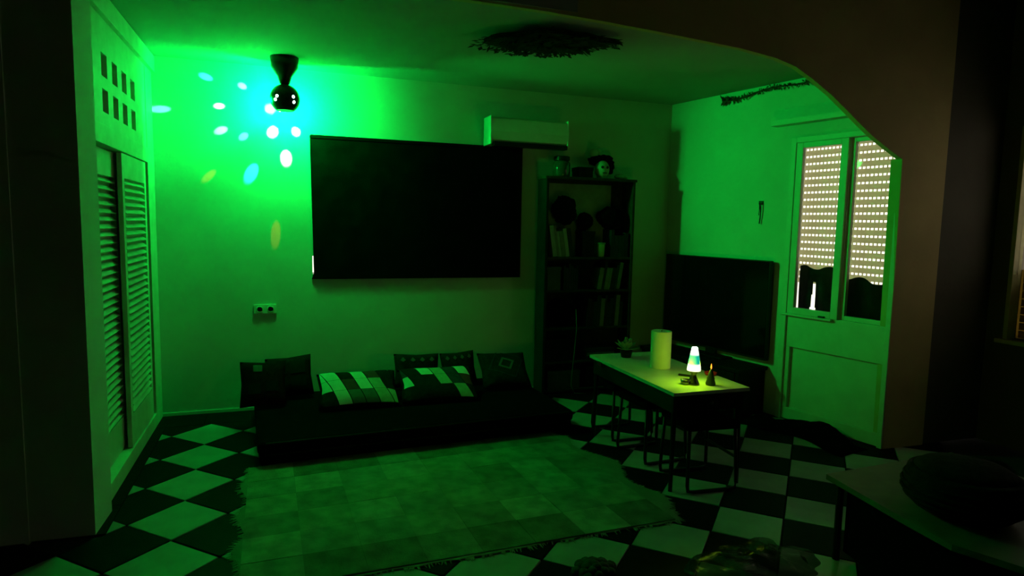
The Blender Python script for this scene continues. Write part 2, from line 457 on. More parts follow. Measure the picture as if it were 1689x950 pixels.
beams = [((-0.002, .3, 2.60), (0.05, .8, 1.0), 80, 5.5), ((0.251, .3, 2.555), (.3, 1, .8), 30, 8), ((0.085, .3, 2.392), (.8, 1, .85), 70, 6),
         ((-0.315, .3, 2.338), (.2, .9, 1.0), 150, 4), ((0.464, .3, 2.226), (1, 1, .95), 32, 17), ((0.636, .3, 2.238), (1, 1, .95), 32, 14),
         ((0.56, .3, 2.03), (1, .97, .92), 60, 13), ((0.304, .3, 1.90), (.03, .75, 1.0), 70, 10), ((0.094, .3, 2.211), (.4, 1, .8), 60, 7),
         ((0.252, .3, 2.175), (.15, 1, .9), 30, 8), ((0.001, .3, 1.862), (1, .18, .02), 16, 4.5), ((0.474, .3, 1.428), (1, .18, .02), 22, 5),
         ((0.45, .3, 2.40), (1, 1, .95), 6, 20)]
for k, (tgt, c, e, sz) in enumerate(beams):
    tgt = Vector(tgt); d = (tgt-LAMP).normalized()
    src = LAMP + d*.113
    light('beam_light', 'SPOT', src, e, c, 0.006, aim=tgt, size=R(sz), blend=.55)
    if k in (4, 5, 6, 7, 9, 12):
        b = MB(); b.lathe([(.010, 0), (.009, .004), (.004, .007)], 12)
        o = b.build('lens', LENS, pl); o.location = LAMP + d*.102 - Vector((LAMP.x, LAMP.y, ZC)); o.rotation_euler = d.to_track_quat('Z', 'Y').to_euler()
for v in (Vector((.55, -.7, -.28)), Vector((-.62, -.72, -.2)), Vector((.5, -.75, .05)), Vector((-.5, -.8, .02))):
    d = v.normalized()
    b = MB(); b.lathe([(.012, 0), (.011, .004), (.004, .008)], 12)
    o = b.build('lens', LENS, pl); o.location = LAMP + d*.101 - Vector((LAMP.x, LAMP.y, ZC)); o.rotation_euler = d.to_track_quat('Z', 'Y').to_euler()

# ------------------------------------------------------------------ double socket
sk = empty('wall_socket', (0.385, .30, .785), 0, 'double white wall socket low on the back wall left of the cushions', 'socket')
b = MB(); b.box(-.085, .085, -.012, 0, 0, .075, .003); b.build('plate', PLASTIC, sk)
for s_ in (-1, 1):
    b = MB(); b.lathe([(.026, 0), (.024, .006), (.020, .006), (.02, .001)], 20)
    o = b.build('outlet', PLASTIC, sk); o.rotation_euler = (R(90), 0, 0); o.location = (s_*.041, -.011, .037)

# ------------------------------------------------------------------ ceiling foliage and garland
cf = empty('ceiling_foliage', (2.09, -1.36, ZC), R(-22), 'dark ragged-edged wreath of foliage hanging flat under the ceiling', 'foliage')
def leaf_mesh(b, p, d, l, wd_, nrm):
    d = d.normalized(); s_ = d.cross(nrm).normalized()
    a = [p, p + d*l*.5 + s_*wd_, p + d*l, p + d*l*.5 - s_*wd_]
    b.quad(a)
b = MB(); nn = 30; ring = []
for k in range(nn):
    a = 2*math.pi*k/nn
    # diamond-like outline
    rr = 1/(abs(math.cos(a))**1.15 + abs(math.sin(a))**1.15)**(1/1.15)
    ring.append((0.46*rr*math.cos(a)*random.uniform(.85, 1.0), .25*rr*math.sin(a)*random.uniform(.85, 1.0)))
b.prism(ring, lambda u, v, d: (u, v, -.03-d), .03)
b.build('core', LEAF, cf)
b = MB()
for k in range(900):
    a = random.uniform(0, 2*math.pi); q = math.sqrt(random.random())
    rr = 1/(abs(math.cos(a))**1.15 + abs(math.sin(a))**1.15)**(1/1.15)*q
    p = Vector((.46*rr*math.cos(a), .25*rr*math.sin(a), -.035-random.uniform(0, .05)))
    d = Vector((math.cos(a)+random.uniform(-.8, .8), math.sin(a)+random.uniform(-.8, .8), random.uniform(-.5, .2)))
    leaf_mesh(b, p, d, random.uniform(.035, .062), random.uniform(.010, .018), Vector((0, 0, 1)))
b.build('leaves', LEAF, cf)['kind'] = 'stuff'
gl = empty('leaf_garland', (0, 0, 0), 0, 'thin dark leaf garland strung high along the right wall above the door', 'garland')
gl.matrix_world = RW
b = MB(); pts = []
for k in range(31):
    t = k/30; pts.append(Vector((.66+t*1.25, -.03, 2.655 + .05*t - .012*math.sin(t*math.pi*4))))
b.tube(pts, .006, 6); b.build('cord', LEAF, gl)
b = MB()
for k in range(170):
    t = random.random()**(1.25); p = pts[int(t*30)] + Vector((random.uniform(-.02, .02), 0, random.uniform(-.01, .01)))
    big = 1.6 if t < .12 else 1.0
    leaf_mesh(b, p, Vector((random.uniform(-1, 1), random.uniform(-.5, .1), random.uniform(-1, 1))), random.uniform(.02, .038)*big, .007*big, Vector((0, -1, .2)))
b.build('leaves', LEAF, gl)['kind'] = 'stuff'

# wall hook
hk = empty('wall_hook', (0, 0, 0), 0, 'small hook with a thin hanging strap on the wall above the television', 'hook'); hk.matrix_world = RW
b = MB(); b.box(1.075, 1.115, -.012, 0, 1.745, 1.775, .002); b.tube([(1.10, -.01, 1.75), (1.10, -.03, 1.745), (1.10, -.034, 1.76)], .004); b.build('hook_plate', DARKMETAL, hk)
b = MB(); b.tube([(1.10, -.03, 1.75), (1.106, -.022, 1.70), (1.103, -.018, 1.64), (1.095, -.016, 1.585)], .005, 6); b.tube([(1.085, -.012, 1.75), (1.088, -.015, 1.70), (1.085, -.015, 1.655)], .003, 6)
b.build('strap', DARKMETAL, hk)

# ------------------------------------------------------------------ television and bench
tv = empty('television', (0, 0, 0), 0, 'large flat black television beside the balcony door', 'television'); tv.matrix_world = RW
b = MB(); b.box(.085, 1.275, -.075, -.035, .455, 1.283, .004); b.build('housing', BLACKPL, tv)
b = MB(); b.box(.094, 1.266, -.078, -.0745, .475, 1.275); b.build('screen', SCREEN, tv)
b = MB(); b.box(.45, .9, -.16, -.02, .40, .412, .003); b.box(.62, .74, -.06, -.04, .41, .5, .003); b.build('stand', BLACKPL, tv)
tb = empty('tv_bench', (0, 0, 0), 0, 'low dark bench under the television', 'bench'); tb.matrix_world = RW
b = MB(); b.box(.08, 1.26, -.36, -.01, .37, .40, .003); b.build('top', DARKWOOD, tb)
b = MB(); b.box(.10, .125, -.35, -.02, 0, .37); b.box(1.215, 1.24, -.35, -.02, 0, .37); b.box(.66, .68, -.35, -.02, .05, .37); b.box(.125, 1.215, -.03, -.02, .04, .37); b.build('carcass', DARKWOOD, tb)
for k in range(2):
    b = MB(); b.box(.128+k*.555, .655+k*.555, -.36, -.345, .06, .365, .003); d_ = b.build('drawer', DARKWOOD, tb)
    b = MB(); b.box(.34+k*.555, .44+k*.555, -.372, -.36, .22, .232, .002); b.build('handle', DARKMETAL, d_)

# ------------------------------------------------------------------ bookcase
BX0, BX1, BY0, BY1, BT = 2.715, 3.605, 0.085, 0.29, 1.945
bc = empty('bookcase', (3.12, .14, 0), 0, 'tall dark wooden bookcase full of books in the back corner', 'bookcase')
def BC(name, m_, boxes, bev=.003):
    b = MB()
    for (x0, x1, y0, y1, z0, z1) in boxes: b.box(x0-3.12, x1-3.12, y0-.14, y1-.14, z0, z1, bev)
    return b.build(name, m_, bc)
BC('side_panel', SHELFSIDE, [(BX0, BX0+.025, BY0, BY1, 0, BT)])
BC('side_panel', SHELFWOOD, [(BX1-.025, BX1, BY0, BY1, 0, BT)])
BC('top_board', SHELFWOOD, [(BX0-.01, BX1+.01, BY0-.01, BY1, BT, BT+.025)])
BC('back_panel', SHELFWOOD, [(BX0+.025, BX1-.025, BY1-.012, BY1, 0.04, BT)])
SH = [0.04, 0.30, 0.61, 0.955, 1.255]
for z in SH: BC('shelf', SHELFWOOD, [(BX0+.025, BX1-.025, BY0+.005, BY1-.012, z-.022, z)])
BC('kick_board', SHELFWOOD, [(BX0+.025, BX1-.025, BY0+.03, BY0+.045, 0, .018)])

# books
def book_mat(k):
    c = [(.03, .03, .035), (.22, .2, .15), (.05, .02, .02), (.02, .04, .03), (.36, .36, .31), (.04, .04, .06)][k % 6]
    return mat('book_cover', c, .6, .15, 20, spec=.1)
BM = [book_mat(k) for k in range(6)]
PAGE = mat('book_pages', (.3, .29, .25), .8, .1, 60)
WORDS = ['slim', 'thick', 'tall', 'short', 'wide', 'narrow']
COLN = ['black', 'tan', 'maroon', 'dark green', 'pale grey', 'navy']
ORD = ['first', 'second', 'third', 'fourth', 'fifth', 'sixth', 'seventh', 'eighth', 'ninth', 'tenth', 'eleventh', 'twelfth', 'thirteenth', 'fourteenth']
book_me = {}
def book(x, z, t, hgt, dep, tilt, k, label, group, y=0.10):
    o = empty('book', (x, y, z), 0, label, 'book', group)
    o.rotation_euler = (0, tilt, 0)
    key = (round(t, 3), round(hgt, 2), round(dep, 2), k)
    if key not in book_me:
        b = MB(); b.box(0, .003, 0, dep, 0, hgt); b.box(t-.003, t, 0, dep, 0, hgt); b.box(.0, t, -.003, .003, 0, hgt, .001)
        c = b.build('cover', BM[k % 6], o)
        b = MB(); b.box(.003, t-.003, .004, dep-.005, .004, hgt-.004); p_ = b.build('pages', PAGE, o)
        book_me[key] = (c.data, p_.data)
    else:
        for nm, me in zip(('cover', 'pages'), book_me[key]):
            q = bpy.data.objects.new(nm, me); COL.objects.link(q); q.parent = o
    return o
def row(x0, x1, z, hmin, hmax, tilt, shelf, side, gname, kk, tmin=.018, tmax=.04):
    x = x0; i = 0
    items = []
    while x < x1-.02 and i < 13:
        t = random.choice([.02, .026, .034, .04]); t = min(max(t, tmin), tmax); hg = random.choice([hmin, (hmin+hmax)/2, hmax])
        k = random.choice(kk)
        items.append((x, t, hg, k)); x += t/math.cos(tilt)+.0015; i += 1
    for n_, (x, t, hg, k) in enumerate(items):
        lift = abs(math.sin(tilt))*t if tilt > 0 else 0
        book(x, z + lift + .0005, t, hg, .165, tilt, k,
             f'{COLN[k%6]} {"leaning" if abs(tilt)>.05 else "upright"} book, {ORD[n_]} from left in the {side} row on the {shelf} shelf', gname)
    return x
row(2.80, 3.02, SH[4], .23, .28, -.16, 'topmost', 'left', 'books on the topmost shelf', [4, 1, 4, 0])
row(3.375, 3.56, SH[4], .20, .25, 0.0, 'topmost', 'right', 'books on the topmost shelf', [0, 3, 5])
row(2.91, 3.07, SH[3], .20, .24, 0.0, 'second', 'left', 'books on the second shelf', [3, 5, 3, 0])
row(3.25, 3.48, SH[3], .20, .25, .15, 'second', 'right', 'books on the second shelf', [1, 3, 0, 1])
row(3.15, 3.53, SH[2], .23, .29, .06, 'third', 'right', 'books on the third shelf', [2, 1, 0, 3, 2])
# lying stacks
for n_, (x, z, ww, tt) in enumerate([(3.16, SH[1], .30, .035), (3.17, SH[1]+.036, .28, .03), (3.16, SH[1]+.067, .29, .04)]):
    o = book(x, z + tt + .001, tt, ww, .165, R(90), [2, 1, 5][n_], ['maroon book lying at the bottom of the stack', 'tan book lying in the middle of the stack', 'navy book lying on top of the stack'][n_] + ' on the fourth shelf right side', 'lying books on the fourth shelf')
# dark bag, boxes
b = MB(); b.sphere((2.92, .185, SH[2]+.125), .1, 3, (1.35, .75, 1.25))
for v in b.b.verts:
    v.co += Vector((math.sin(v.co.z*40)*.006, math.sin(v.co.x*50)*.008, math.sin(v.co.x*37)*.006)); v.co.z = max(v.co.z, SH[2]+.002)
tag(b.build('bag', DARKFAB, None, True), 'black soft bag on the left of the third shelf of the bookcase', 'bag')
def boxthing(x0, x1, y0, y1, z0, z1, m_, label):
    e = empty('storage_box', ((x0+x1)/2, (y0+y1)/2, z0), 0, label, 'box')
    sx, sy, hh = (x1-x0)/2, (y1-y0)/2, z1-z0
    b = MB(); b.box(-sx, sx, -sy, sy, 0, hh-.03, .003); b.build('body', m_, e)
    b = MB(); b.box(-sx-.004, sx+.004, -sy-.004, sy+.004, hh-.032, hh, .003); b.build('lid', m_, e)
BOXM = mat('grey_card', (.07, .075, .07), .8, .15, 20)
boxthing(2.75, 2.88, .10, .255, SH[3]+.0005, SH[3]+.21, BOXM, 'grey lidded box at the left end of the second bookcase shelf')
boxthing(2.75, 3.05, .10, .26, SH[1]+.0005, SH[1]+.2, DARKWOOD, 'dark lidded box at the left of the fourth bookcase shelf')
boxthing(2.78, 3.10, .10, .26, SH[0]+.0005, SH[0]+.17, BOXM, 'grey lidded box on the bottom bookcase shelf at left')
boxthing(3.16, 3.46, .10, .26, SH[0]+.0005, SH[0]+.19, DARKWOOD, 'dark lidded box on the bottom bookcase shelf at right')
# pale poster at the back of the topmost compartment, dark round wigs before it
PALE = mat('pale_card', (.30, .32, .27), .8, .15, 9)
b = MB(); b.box(2.75, 3.45, .268, .276, SH[4]+.001, 1.92, .002); tag(b.build('backing_card', PALE), 'pale card standing at the back of the topmost bookcase compartment', 'card')
HAIR = mat('black_fur', (.006, .006, .006), .95, .3, 30, .5, 60, spec=.02)
def furry(c, r, sc, label, name='fur_hat', cat='hat', seat=0):
    b = MB(); b.sphere(c, r, 4, sc)
    for v in b.b.verts:
        d = v.co - Vector(c); v.co += d*(random.uniform(-.10, .10) + .09*math.sin(d.x*45)*math.sin(d.z*42+1))
    o = b.build(name, HAIR, None, True); return tag(o, label, cat)
furry((2.93, .175, 1.675), .11, (1.05, .62, 1.15), 'larger round black fur hat at left in the topmost bookcase compartment')
furry((3.40, .175, 1.615), .10, (1.35, .65, .95), 'wide black fur hat at right in the topmost bookcase compartment')
furry((3.14, .18, 1.575), .085, (.9, .75, .95), 'small round black fur hat between the two larger ones')
boxthing(3.09, 3.215, .11, .25, SH[4]+.0005, SH[4]+.235, DARKWOOD, 'small dark box under the small fur hat on the topmost bookcase shelf')
cup = empty('glass_cup', (3.29, .13, SH[4]+.001), 0, 'small pale glass cup glinting between the books on the topmost shelf', 'cup')
CUPM = mat('orange_lit_glass', (.5, .35, .15), .1, .1, 8, spec=.8)  # orange light falling on the cup is put into its base colour
b = MB(); b.lathe([(.030, 0), (.032, .01), (.040, .13), (.037, .13), (.030, .015), (.004, .012)], 20); b.build('body', CUPM, cup, True)
b = MB(); b.lathe([(.0405, .118), (.043, .124), (.0405, .131), (.038, .124)], 20); b.build('rim', PALE, cup, True)
# on top of the bookcase
JARG = mat('dark_jar_glass', (.03, .05, .04), .08, .1, 6, spec=.8)
jr = empty('glass_jar', (2.89, .17, BT+.0255), 0, 'dark glass jar with black lid on the left of the bookcase top', 'jar')
b = MB(); b.lathe([(.07, 0), (.078, .01), (.078, .12), (.06, .145)], 24); b.build('body', JARG, jr, True)
b = MB(); b.lathe([(.064, .14), (.072, .145), (.072, .178), (.06, .182)], 24); b.build('lid', BLACKPL, jr)
boxthing(3.04, 3.18, .12, .27, BT+.0255, BT+.12, DARKWOOD, 'low dark box in the middle of the bookcase top')
dl = empty('mask_figure', (3.31, .17, BT+.0255), 0, 'pale round face figure with black hair on top of the bookcase', 'figurine')
BONE = mat('pale_ceramic', (.42, .45, .38), .45, .1, 9)
b = MB(); b.sphere((-.02, -.01, .085), .07, 3, (1, .9, 1.18)); b.lathe([(.045, 0), (.04, .03)], 16, (-.02, 0, 0)); b.build('head', BONE, dl, True)
b = MB(); b.sphere((-.045, -.068, .10), .013, 2); b.sphere((.005, -.068, .10), .013, 2); b.box(-.04, .002, -.074, -.06, .045, .053, .002); b.build('features', BLACKPL, dl)
b = MB(); b.sphere((-.03, .035, .165), .085, 3, (1.35, .8, .55)); b.sphere((.075, .03, .12), .055, 3, (.8, .9, 1.3)); b.sphere((.02, .03, .185), .06, 3, (1.5, .8, .6))
for v in b.b.verts: v.co += Vector((math.sin(v.co.z*130), math.sin(v.co.x*110), math.sin(v.co.x*120)))*.007
b.build('hair', HAIR, dl, True)
b = MB(); b.sphere((-.09, .03, .235), .042, 3, (1, .7, .9)); b.sphere((-.05, .03, .25), .03, 2, (1.3, .7, .7)); b.build('pale_flower', BONE, dl, True)
b = MB(); b.sphere((0, 0, .027), .03, 3, (1.8, 1, .85)); b.sphere((.05, 0, .022), .024, 2, (1.5, 1, .8)); o = tag(b.build('pebble_ornament', BONE, None, True), 'small pale stone ornament at the right end of the bookcase top', 'ornament'); o.location = (3.48, .17, BT+.0255)
# thin white cable in front of the bookcase
cb = MB(); cb.tube([(3.03, .075, .78), (3.04, .07, .6), (3.025, .07, .4), (3.005, .065, .2), (2.995, .06, .08), (3.02, .03, .012), (3.12, 0, .006)], .004, 6)
tag(cb.build('cable', mat('pale_cable', (.12, .12, .11), .5, .05, 8), None, True), 'thin pale cable hanging down the front of the bookcase', 'cable')

# ------------------------------------------------------------------ floor mattress (day bed) and cushions
db = empty('floor_daybed', (1.40, -.32, 0), R(3.2), 'long low black daybed mattress on the floor along the back wall', 'daybed')
def slab(name, x0, x1, y0, y1, z0, z1, bev, m_, seg=4):
    b = MB(); r = bmesh.ops.create_cube(b.b, size=1, matrix=Matrix.Translation(((x0+x1)/2, (y0+y1)/2, (z0+z1)/2)) @ Matrix.Diagonal((x1-x0, y1-y0, z1-z0, 1)))
    bmesh.ops.bevel(b.b, geom=b.b.edges[:], offset=bev, segments=seg, affect='EDGES', profile=.5)
    return b.build(name, m_, db, True)
slab('base', -1.07, 1.12, -.66, .50, 0.014, .075, .02, DARKFAB)
slab('mattress', -1.08, 1.13, -.67, .51, .075, .165, .035, DARKFAB)
b = MB()
for z in (.082, .155):
    b.tube([(-1.03, -.668, z), (1.10, -.668, z)], .006, 6)
b.build('piping', mat('dark_piping', (.008, .007, .007), .6, .2, 10), db)
MT = .168
def pillow_pt(w_, h_, th, s, t, side):
    """s,t in -1..1"""
    e = (1-s**4)*(1-t**4)
    pin = 1 - .07*(1-abs(s*t))           # corners stick out
    return Vector((s*w_/2*pin if abs(s) else 0, -side*th/2*max(e, 0)**.6, t*h_/2*pin))
def pillow(w_, h_, th, m_, parent, name='cover', n_=14):
    b = MB(); g = {}
    for side in (1, -1):
        for i in range(n_+1):
            for j in range(n_+1):
                s, t = 2*i/n_-1, 2*j/n_-1
                edge = i in (0, n_) or j in (0, n_)
                if edge and (i, j, 1) in g: g[(i, j, side)] = g[(i, j, 1)]; continue
                g[(i, j, side)] = b.b.verts.new(pillow_pt(w_, h_, th, s, t, side))
        for i in range(n_):
            for j in range(n_):
                b.b.faces.new((g[(i, j, side)], g[(i+1, j, side)], g[(i+1, j+1, side)], g[(i, j+1, side)]))
    return b.build(name, m_, parent, True)
def patch(w_, h_, th, quad, m_, parent, lift=.004, n_=5, name='patch'):
    """quad in s,t (4 points), mapped on the front face"""
    b = MB(); g = {}
    q = [Vector((x, y)) for x, y in quad]
    for i in range(n_+1):
        for j in range(n_+1):
            a, c = i/n_, j/n_
            p_ = q[0]*(1-a)*(1-c) + q[1]*a*(1-c) + q[2]*a*c + q[3]*(1-a)*c
            s = max(-.985, min(.985, p_.x)); t = max(-.985, min(.985, p_.y))
            P = pillow_pt(w_, h_, th, s, t, 1); P.y -= lift
            g[(i, j)] = b.b.verts.new(P)
    for i in range(n_):
        for j in range(n_): b.b.faces.new((g[(i, j)], g[(i+1, j)], g[(i+1, j+1)], g[(i, j+1)]))
    return b.build(name, m_, parent, True)
PC = {'W': mat('patch_white', (.52, .5, .43), .9, .06, 30, .2, 120), 'G': mat('patch_green', (.26, .30, .20), .9, .1, 30, .2, 120),
      'R': mat('patch_red', (.16, .02, .02), .9, .15, 30, .2, 120), 'K': mat('patch_black', (.012, .012, .012), .95, .2, 30, .2, 120, spec=.03),
      'B': mat('patch_navy', (.02, .03, .045), .95, .2, 30, .2, 120, spec=.03), 'E': mat('patch_grey', (.09, .09, .085), .9, .1, 30, .2, 120)}
DEEPRED = mat('dark_red_weave', (.03, .008, .008), .95, .3, 30, .3, 120, spec=.03)
DEEPGREY = mat('dark_grey_weave', (.012, .015, .014), .95, .3, 30, .3, 120, spec=.03)
def cushion(x, y, w_, h_, th, lean, rz, roll_, m_, label, group='cushions along the daybed'):
    e = empty('cushion', (x, y, MT + h_/2*math.cos(lean)*math.cos(roll_) + .012), 0, label, 'cushion', group)
    e.rotation_euler = (-lean, roll_, rz)
    pillow(w_, h_, th, m_, e)
    return e
# big dark left cushions (two overlapping)
c1 = cushion(.375, -.20, .32, .34, .11, R(26), 0.05, R(1), DEEPRED, 'dark maroon square cushion with a pale patch at the left end of the daybed')
for k, (s, t, c) in enumerate([(-.25, .66, 'E'), (.4, -.2, 'K'), (-.4, -.3, 'K')]):
    z = .2 if k == 0 else .28
    patch(.32, .34, .11, [(s-z, t-z*.8), (s+z, t-z*.8), (s+z, t+z*.8), (s-z, t+z*.8)], PC[c], c1)
c2 = cushion(.56, -.005, .34, .32, .12, R(22), -0.04, R(-5), DEEPRED, 'dark maroon square cushion second from the left end of the daybed')
for (s, t) in ((-.42, .42), (.42, .42), (-.42, -.42), (.42, -.42)):
    patch(.34, .32, .12, [(s-.34, t-.34), (s+.34, t-.34), (s+.34, t+.34), (s-.34, t+.34)], PC['K'], c2)
# two harlequin patchwork cushions
def harlequin(e, w_, h_, th, grid, shear=.42):
    nr = len(grid); nc = len(grid[0])
    for r_ in range(nr):
        for c_ in range(nc):
            t1 = .95 - r_*1.9/nr; t0 = t1 - 1.9/nr + .012
            def sx(cc, t): return -1.30 + cc*2.45/nc + shear*(.95-t)/1.9*1.0
            qd = [(sx(c_, t0)+.012, t0), (sx(c_+1, t0)-.012, t0), (sx(c_+1, t1)-.012, t1), (sx(c_, t1)+.012, t1)]
            if max(p_[0] for p_ in qd) < -.9 or min(p_[0] for p_ in qd) > .9: continue
            patch(w_, h_, th, [(max(-.95, min(.95, a)), b_) for a, b_ in qd], PC[grid[r_][c_]], e)
c3 = cushion(1.045, -.34, .59, .36, .12, R(57), 0.0, R(0), PC['K'], 'harlequin patchwork cushion, left of the two striped ones')
harlequin(c3, .59, .36, .12, ['WWKWRKK', 'WWRWGKB', 'KWEEGGW'], .42)
c4 = cushion(1.655, -.34, .60, .37, .12, R(59), -.03, R(0), PC['K'], 'harlequin patchwork cushion, right of the two striped ones')
harlequin(c4, .60, .37, .12, ['BKWGBWK', 'WKKGBRW', 'KKKKGKK'], .42)
# ornate cushions behind
c5 = cushion(1.56, .02, .38, .28, .11, R(18), 0.0, R(2), DEEPGREY, 'dark ornate cushion standing behind the right patchwork cushion')
c6 = cushion(1.92, .03, .30, .28, .11, R(20), 0.02, R(-3), DEEPGREY, 'dark cushion standing between the ornate and the ringed cushion')
for e, w_, h_ in ((c5, .38, .28), (c6, .30, .28)):
    for k in range(4):
        s = -.66 + k*.44; patch(w_, h_, .11, [(s-.12, .62), (s, .50), (s+.12, .62), (s, .80)], PC['E'], e, name='motif')
c7 = cushion(2.28, -.12, .42, .38, .13, R(50), -.05, R(1), DEEPGREY, 'dark cushion with a pale nested-diamond motif at the right end of the daybed')
def ring(e, w_, h_, th, cx, cy, ro, ri, m_):
    for k in range(4):
        a0, a1 = R(90*k+20), R(90*k+110)
        patch(w_, h_, th, [(cx+ri*math.cos(a0), cy+ri*math.sin(a0)), (cx+ri*math.cos(a1), cy+ri*math.sin(a1)), (cx+ro*math.cos(a1), cy+ro*math.sin(a1)), (cx+ro*math.cos(a0), cy+ro*math.sin(a0))], m_, e, name='motif')
ring(c7, .42, .38, .13, 0.05, .15, .40, .27, PC['E']); ring(c7, .42, .38, .13, 0.05, .15, .88, .80, PC['B'])

# ------------------------------------------------------------------ rug
rg = empty('patchwork_rug', (1.4, -1.75, 0), 0, 'pale patchwork rug with ragged edges on the chequered floor', 'rug')
RUG = mat('rug_backing', (.17, .17, .125), .95, .1, 8, .3, 80, spec=.03)
fl, fr, nr_, nl = Vector((.292, -1.03)), Vector((2.37, -.84)), Vector((2.47, -2.43)), Vector((.315, -2.475))
def rugp(a, c): # a 0..1 left-right, c 0..1 far-near
    return (fl*(1-a) + fr*a)*(1-c) + (nl*(1-a) + nr_*a)*c
outline = []
N_ = 34
for k in range(N_): outline.append(rugp(k/N_, 0) + Vector((0, random.uniform(-.008, .008))))
for k in range(N_):
    c = k/N_; bulge = .10*math.sin(c*math.pi*.95) + .05*math.sin(c*17)*(c > .1)*(c < .9)
    outline.append(rugp(1, c) + Vector((bulge, 0)))
for k in range(N_): outline.append(rugp(1-k/N_, 1) + Vector((0, random.uniform(-.012, .012))))
for k in range(N_):
    c = 1-k/N_; outline.append(rugp(0, c) + Vector((.02*math.sin(c*23) + random.uniform(-.012, .012), 0)))
b = MB(); b.prism([(p_.x-1.4, p_.y+1.75) for p_ in outline], lambda u, v, d: (u, v, .001+d), .007); b.build('backing', RUG, rg)
PT = [mat('rug_patch', c, .95, .22, 10, .5, 90, spec=.02) for c in ((.22, .22, .155), (.165, .165, .12), (.195, .2, .15), (.13, .13, .09), (.26, .255, .19))]
nc, nr2 = 8, 6
for i in range(nc):
    for j in range(nr2):
        b = MB(); g = 6; top = []
        a0, a1, c0, c1_ = (i+.003)/nc*.985+.008, (i+.997)/nc*.985+.008, (j+.004)/nr2*.985+.008, (j+.996)/nr2*.985+.008
        P4 = [rugp(a0, c0), rugp(a1, c0), rugp(a1, c1_), rugp(a0, c1_)]
        k = 3 if (j in (0, nr2-1) and i % 3) else random.choice([0, 1, 2, 4, 0, 2])
        b.prism([(p_.x-1.4, p_.y+1.75) for p_ in P4], lambda u, v, d: (u, v, .008+d), random.uniform(.0035, .006))
        b.build('patch', PT[k], rg)
b = MB()
for k in range(700):   # ragged pile fringe at the rim
    i = random.randrange(len(outline)); p_ = outline[i]*.5 + outline[(i+1) % len(outline)]*.5; q = outline[(i+1) % len(outline)]-outline[i]
    nrm = Vector((q.y, -q.x)).normalized(); ctr = Vector((1.4, -1.75))
    if nrm.dot(p_-ctr) < 0: nrm = -nrm
    p_ = p_ + q*random.uniform(-.5, .5); l = random.uniform(.012, .035); sd = q.normalized()*.004; lean = q.normalized()*random.uniform(-.01, .01)
    e_ = p_ + nrm*l + lean
    b.quad([(p_.x-1.4-sd.x, p_.y+1.75-sd.y, .007), (p_.x-1.4+sd.x, p_.y+1.75+sd.y, .007), (e_.x-1.4+sd.x*.4, e_.y+1.75+sd.y*.4, .003), (e_.x-1.4-sd.x*.4, e_.y+1.75-sd.y*.4, .003)])
b.build('fringe', PT[0], rg)['kind'] = 'stuff'

# ------------------------------------------------------------------ table with the lava lamp
TZ = 0.60
tbl = empty('table', (2.885, -1.57, 0), R(-1), 'low table with pale laminate top and dark legs in front of the television', 'table')
HX, HY = .262, .555
b = MB(); b.box(-HX, HX, -HY, HY, TZ-.022, TZ, .003); b.build('table_top', TOPW, tbl)
b = MB(); b.box(-HX+.02, HX-.02, -HY+.03, -HY+.05, TZ-.13, TZ-.022); b.box(-HX+.02, HX-.02, HY-.05, HY-.03, TZ-.13, TZ-.022); b.box(-HX+.02, -HX+.04, -HY+.05, HY-.05, TZ-.13, TZ-.022); b.box(HX-.04, HX-.02, -HY+.05, HY-.05, TZ-.13, TZ-.022)
b.build('apron', DARKWOOD, tbl)
for sx in (-1, 1):
    for sy in (-1, 1):
        b = MB(); cx, cy = sx*(HX-.04), sy*(HY-.05)
        b.tube([(cx, cy, TZ-.03), (cx+sx*.01, cy+sy*.01, 0)], [.018, .012], 10); b.build('leg', DARKMETAL, tbl)
b = MB(); b.box(-.10, .10, -HY+.018, -HY+.03, TZ-.11, TZ-.04, .003); dr = b.build('drawer', DARKWOOD, tbl)
b = MB(); b.sphere((0, -HY+.008, TZ-.075), .012, 2); b.build('knob', CHROME, dr, True)
# stools
def stool(x, y, rz, label):
    e = empty('stool', (x, y, 0), rz, label, 'stool', 'stools pushed under the low table')
    b = MB(); b.box(-.17, .17, -.17, .17, .37, .415, .018); b.build('seat', DARKFAB, e)
    for s_ in (-1, 1):
        b = MB(); r = .011; yv = s_*.165
        b.tube([(-.15, yv*.9, .37), (-.16, yv, .05), (-.155, yv, .018), (-.12, yv, .012), (.12, yv, .012), (.155, yv, .018), (.16, yv, .05), (.15, yv*.9, .37)], r, 8)
        b.build('sled_leg', DARKMETAL, e, True)
    b = MB(); b.tube([(.155, -.16, .2), (.155, .16, .2)], .009, 8); b.build('stretcher', DARKMETAL, e)
    return e
stool(2.885, -1.07, R(-1), 'dark padded stool with tube legs, tucked under the far end of the low table')
stool(2.86, -1.52, R(3), 'dark padded stool with tube legs, tucked under the middle of the low table')
stool(2.885, -2.0, R(-5), 'dark padded stool with bright tube runner under the near end of the low table')
red = MB(); red.sphere((2.60, -1.18, .53), .03, 2, (.6, 1.3, .7))
for v in red.b.verts: v.co += Vector((math.sin(v.co.y*90), 0, math.sin(v.co.y*70)))*.004
